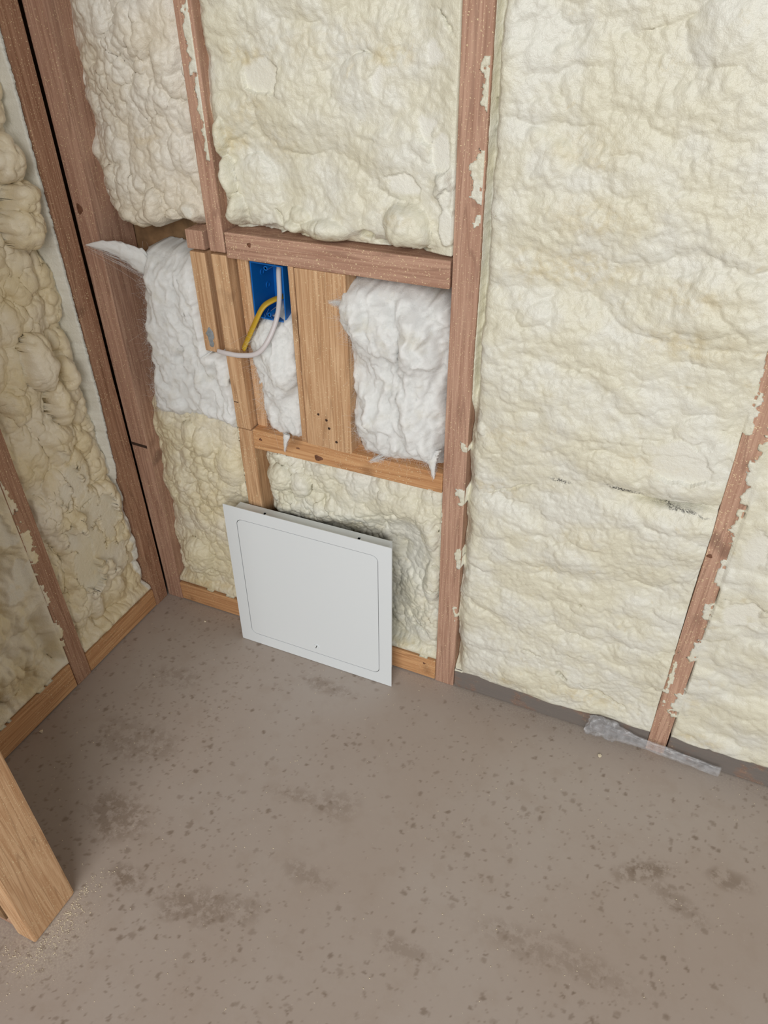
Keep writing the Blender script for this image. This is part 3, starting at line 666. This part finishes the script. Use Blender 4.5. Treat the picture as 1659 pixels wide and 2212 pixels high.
bm_obj('grey_patch', bm, M['putty'], wall_back, (0.2405, -0.0005, 0.674), smooth=True, label='grey smear on the short offcut')

# ------------------------------------------------------------------ white access panel
pn = thing('access_panel', 'white metal access panel leaning against the foam wall on the floor', 'panel', (0.4135, -0.0505, 0.0), (-0.028, 0, 0.003))
S = 0.352; H2 = S / 2


def rrect(w, h, r, seg=8):
    pts = []
    for cx, cy, a0 in ((w - r, h - r, 0), (-w + r, h - r, 90), (-w + r, -h + r, 180), (w - r, -h + r, 270)):
        for k in range(seg + 1):
            a = math.radians(a0 + 90 * k / seg); pts.append((cx + r * math.cos(a), cy + r * math.sin(a)))
    return pts


def plate(bm, outer, inner, y0, y1, zc):
    """flat ring (or disc when inner is None) between depths y0 (front) and y1"""
    def loop(pts, y): return [bm.verts.new((p[0], y, zc + p[1])) for p in pts]
    of, ob = loop(outer, y0), loop(outer, y1); n = len(outer)
    for k in range(n): bm.faces.new((of[k], of[(k + 1) % n], ob[(k + 1) % n], ob[k]))
    if inner:
        f, b = loop(inner, y0), loop(inner, y1)
        for k in range(n):
            j = (k + 1) % n
            bm.faces.new((f[k], f[j], b[j], b[k])); bm.faces.new((of[k], of[j], f[j], f[k])); bm.faces.new((ob[k], ob[j], b[j], b[k]))
    else: bm.faces.new(of); bm.faces.new(ob)


def sq(w, h, seg=8):   # square outline with as many points as a rounded one
    return [(sx * w, sy * h) for sx, sy in ((1, 1), (-1, 1), (-1, -1), (1, -1)) for k in range(seg + 1)]


dw = 0.1495; dz = H2 + 0.001
bm = bmesh.new(); r9 = rrect(dw, dw, 0.013)
outer = []
for i, (x, y) in enumerate(r9):
    m = max(abs(x), abs(y)); outer.append((x * H2 / m, y * H2 / m))
# square corners exactly: snap the middle point of every corner arc
for q in range(4):
    i = q * 9 + 4; outer[i] = (math.copysign(H2, r9[i][0]), math.copysign(H2, r9[i][1]))
plate(bm, outer, r9, -0.0012, 0.0, dz)
bm_obj('flange_frame', bm, M['enamel'], pn)
bm = bmesh.new(); plate(bm, rrect(dw - 0.0011, dw - 0.0011, 0.012), None, -0.0010, 0.0006, dz)
door = bm_obj('door_leaf', bm, M['enamel'], pn)
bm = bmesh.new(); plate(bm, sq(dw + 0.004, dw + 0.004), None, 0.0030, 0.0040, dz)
bm_obj('gap_shade_sheet', bm, M['dark_gap'], pn, label='dark sheet standing in for the shade behind the door gap')  # near-black sheet behind the door; the gap's shade is put into its colour
lk = Vector((0.008, 0, 0.047))
bm = bmesh.new(); bmesh.ops.create_cone(bm, cap_ends=True, segments=28, radius1=0.0064, radius2=0.0058, depth=0.0014, matrix=Matrix.Rotation(math.pi / 2, 4, 'X'))
lock = bm_obj('cam_lock', bm, M['enamel'], door, (lk.x, -0.0014, lk.z))
bm = bmesh.new(); add_box(bm, -0.0007, 0.0007, -0.0009, -0.0004, -0.0042, 0.0042)
bm_obj('lock_slot', bm, M['dark_gap'], door, (lk.x, -0.0014, lk.z), (0, 0.35, 0))
B2 = dw + 0.012; BD = 0.036; tk = 0.0012; zt = dz + B2
bm = bmesh.new()                                   # top return with two mounting slots
add_box(bm, -B2, B2, 0.0, 0.004, zt - tk, zt); add_box(bm, -B2, B2, 0.024, BD, zt - tk, zt)
xs = (-B2, -0.0995, -0.0945, 0.0995, 0.1045, B2)
for a, b in ((xs[0], xs[1]), (xs[2], xs[3]), (xs[4], xs[5])): add_box(bm, a, b, 0.004, 0.024, zt - tk, zt)
bm_obj('frame_return', bm, M['enamel'], pn)
for a, b in ((-B2, -B2 + tk), (B2 - tk, B2)):
    bm = bmesh.new(); add_box(bm, a, b, 0.0, BD, dz - B2, zt - tk); bm_obj('frame_return', bm, M['enamel'], pn)
bm = bmesh.new(); add_box(bm, -B2, B2, 0.0, BD, dz - B2, dz - B2 + tk); bm_obj('frame_return', bm, M['enamel'], pn)
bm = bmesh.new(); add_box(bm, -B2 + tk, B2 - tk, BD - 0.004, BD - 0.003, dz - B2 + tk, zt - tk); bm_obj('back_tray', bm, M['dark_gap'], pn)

# ------------------------------------------------------------------ plastic scrap
def film():
    nu, nv = 150, 40; s = np.linspace(0, 1, nu, dtype=np.float32); a = np.linspace(0, 2 * np.pi, nv, dtype=np.float32)
    Sg, A = np.meshgrid(s, a)
    a0, b0 = np.array([0.972, -0.012, 0.034]), np.array([1.207, -0.012, 0.0145])
    C = a0[None, None] + (b0 - a0)[None, None] * Sg[..., None]
    big = sstep(0.42, 0.10, Sg)
    rz = (0.0125 + 0.013 * big) * (1 + 0.22 * fbm(Sg * 0.3, A * 0.02, 0.02, 61)); ry = (0.0048 + 0.006 * big) * (1 + 0.2 * fbm(Sg * 0.3, A * 0.02, 0.02, 65))
    cr = fbm(Sg * 0.24, A * 0.012 + 0.5, 0.010, 71, 3) * (0.0010 + 0.0060 * big) + fbm(Sg * 0.06, A * 0.012, 0.006, 75, 2) * 0.0012
    x = C[..., 0] + big * 0.008 * fbm(Sg, A * 0.1, 0.05, 81); y = C[..., 1] + (ry + cr) * np.cos(A) ; z = C[..., 2] + (rz + cr) * np.sin(A)
    y = np.minimum(y, -0.0025); z = np.maximum(z, 0.001)
    co = np.stack([x.ravel(), y.ravel(), z.ravel()], 1); c = np.array([1.09, -0.012, 0.0])
    me = grid_mesh('film_scrap', co - c, nu, nv)
    o = link('plastic_scrap', me, M['film'], None, label='crumpled clear plastic strip lying along the grey bottom plate', category='plastic'); o.location = tuple(c)


film()

# ------------------------------------------------------------------ crumbs of foam on the floor
def crumb_mesh(seed, r):
    bm = bmesh.new(); bmesh.ops.create_icosphere(bm, subdivisions=1, radius=r); rr = random.Random(seed)
    for v in bm.verts: v.co *= rr.uniform(0.6, 1.25); v.co.z *= 0.6
    return bm


for x, y, r, lab in ((0.015, -0.417, 0.0042, 'pale foam crumb on the floor below the left bottom plate'), (0.132, -0.043, 0.0026, 'tiny pale crumb on the floor left of the white panel'), (1.006, -0.051, 0.0040, 'pale foam crumb on the floor in front of the plastic strip')):
    bm = crumb_mesh(int(x * 1e4), r); o = bm_obj('foam_crumb', bm, M['crumb'], None, (x, y, r * 0.42), (0, 0, x * 9)); o['label'] = lab; o['category'] = 'crumb'
bm = bmesh.new(); rr = random.Random(5)
for i in range(900):
    if i < 330: x, y = rr.uniform(0.0, 1.3), rr.uniform(-0.75, -0.01)
    elif i < 640: x, y = 0.30 + abs(rr.gauss(0, 0.03)) * 0.6, -0.67 + rr.gauss(0, 0.05)
    else: x, y = rr.uniform(0.02, 0.31), -0.735 - abs(rr.gauss(0, 0.02))
    r = rr.uniform(0.0003, 0.0010)
    m = Matrix.Translation((x, y, r * 0.5)) @ Matrix.Rotation(rr.random() * 6, 4, 'Z') @ Matrix.Diagonal((1.3, 0.8, 0.6, 1))
    bmesh.ops.create_icosphere(bm, subdivisions=0 or 1, radius=r, matrix=m)
bm_obj('sawdust', bm, M['crumb'], None, kind='stuff', label='fine pale sawdust and foam specks scattered over the floor', category='debris')
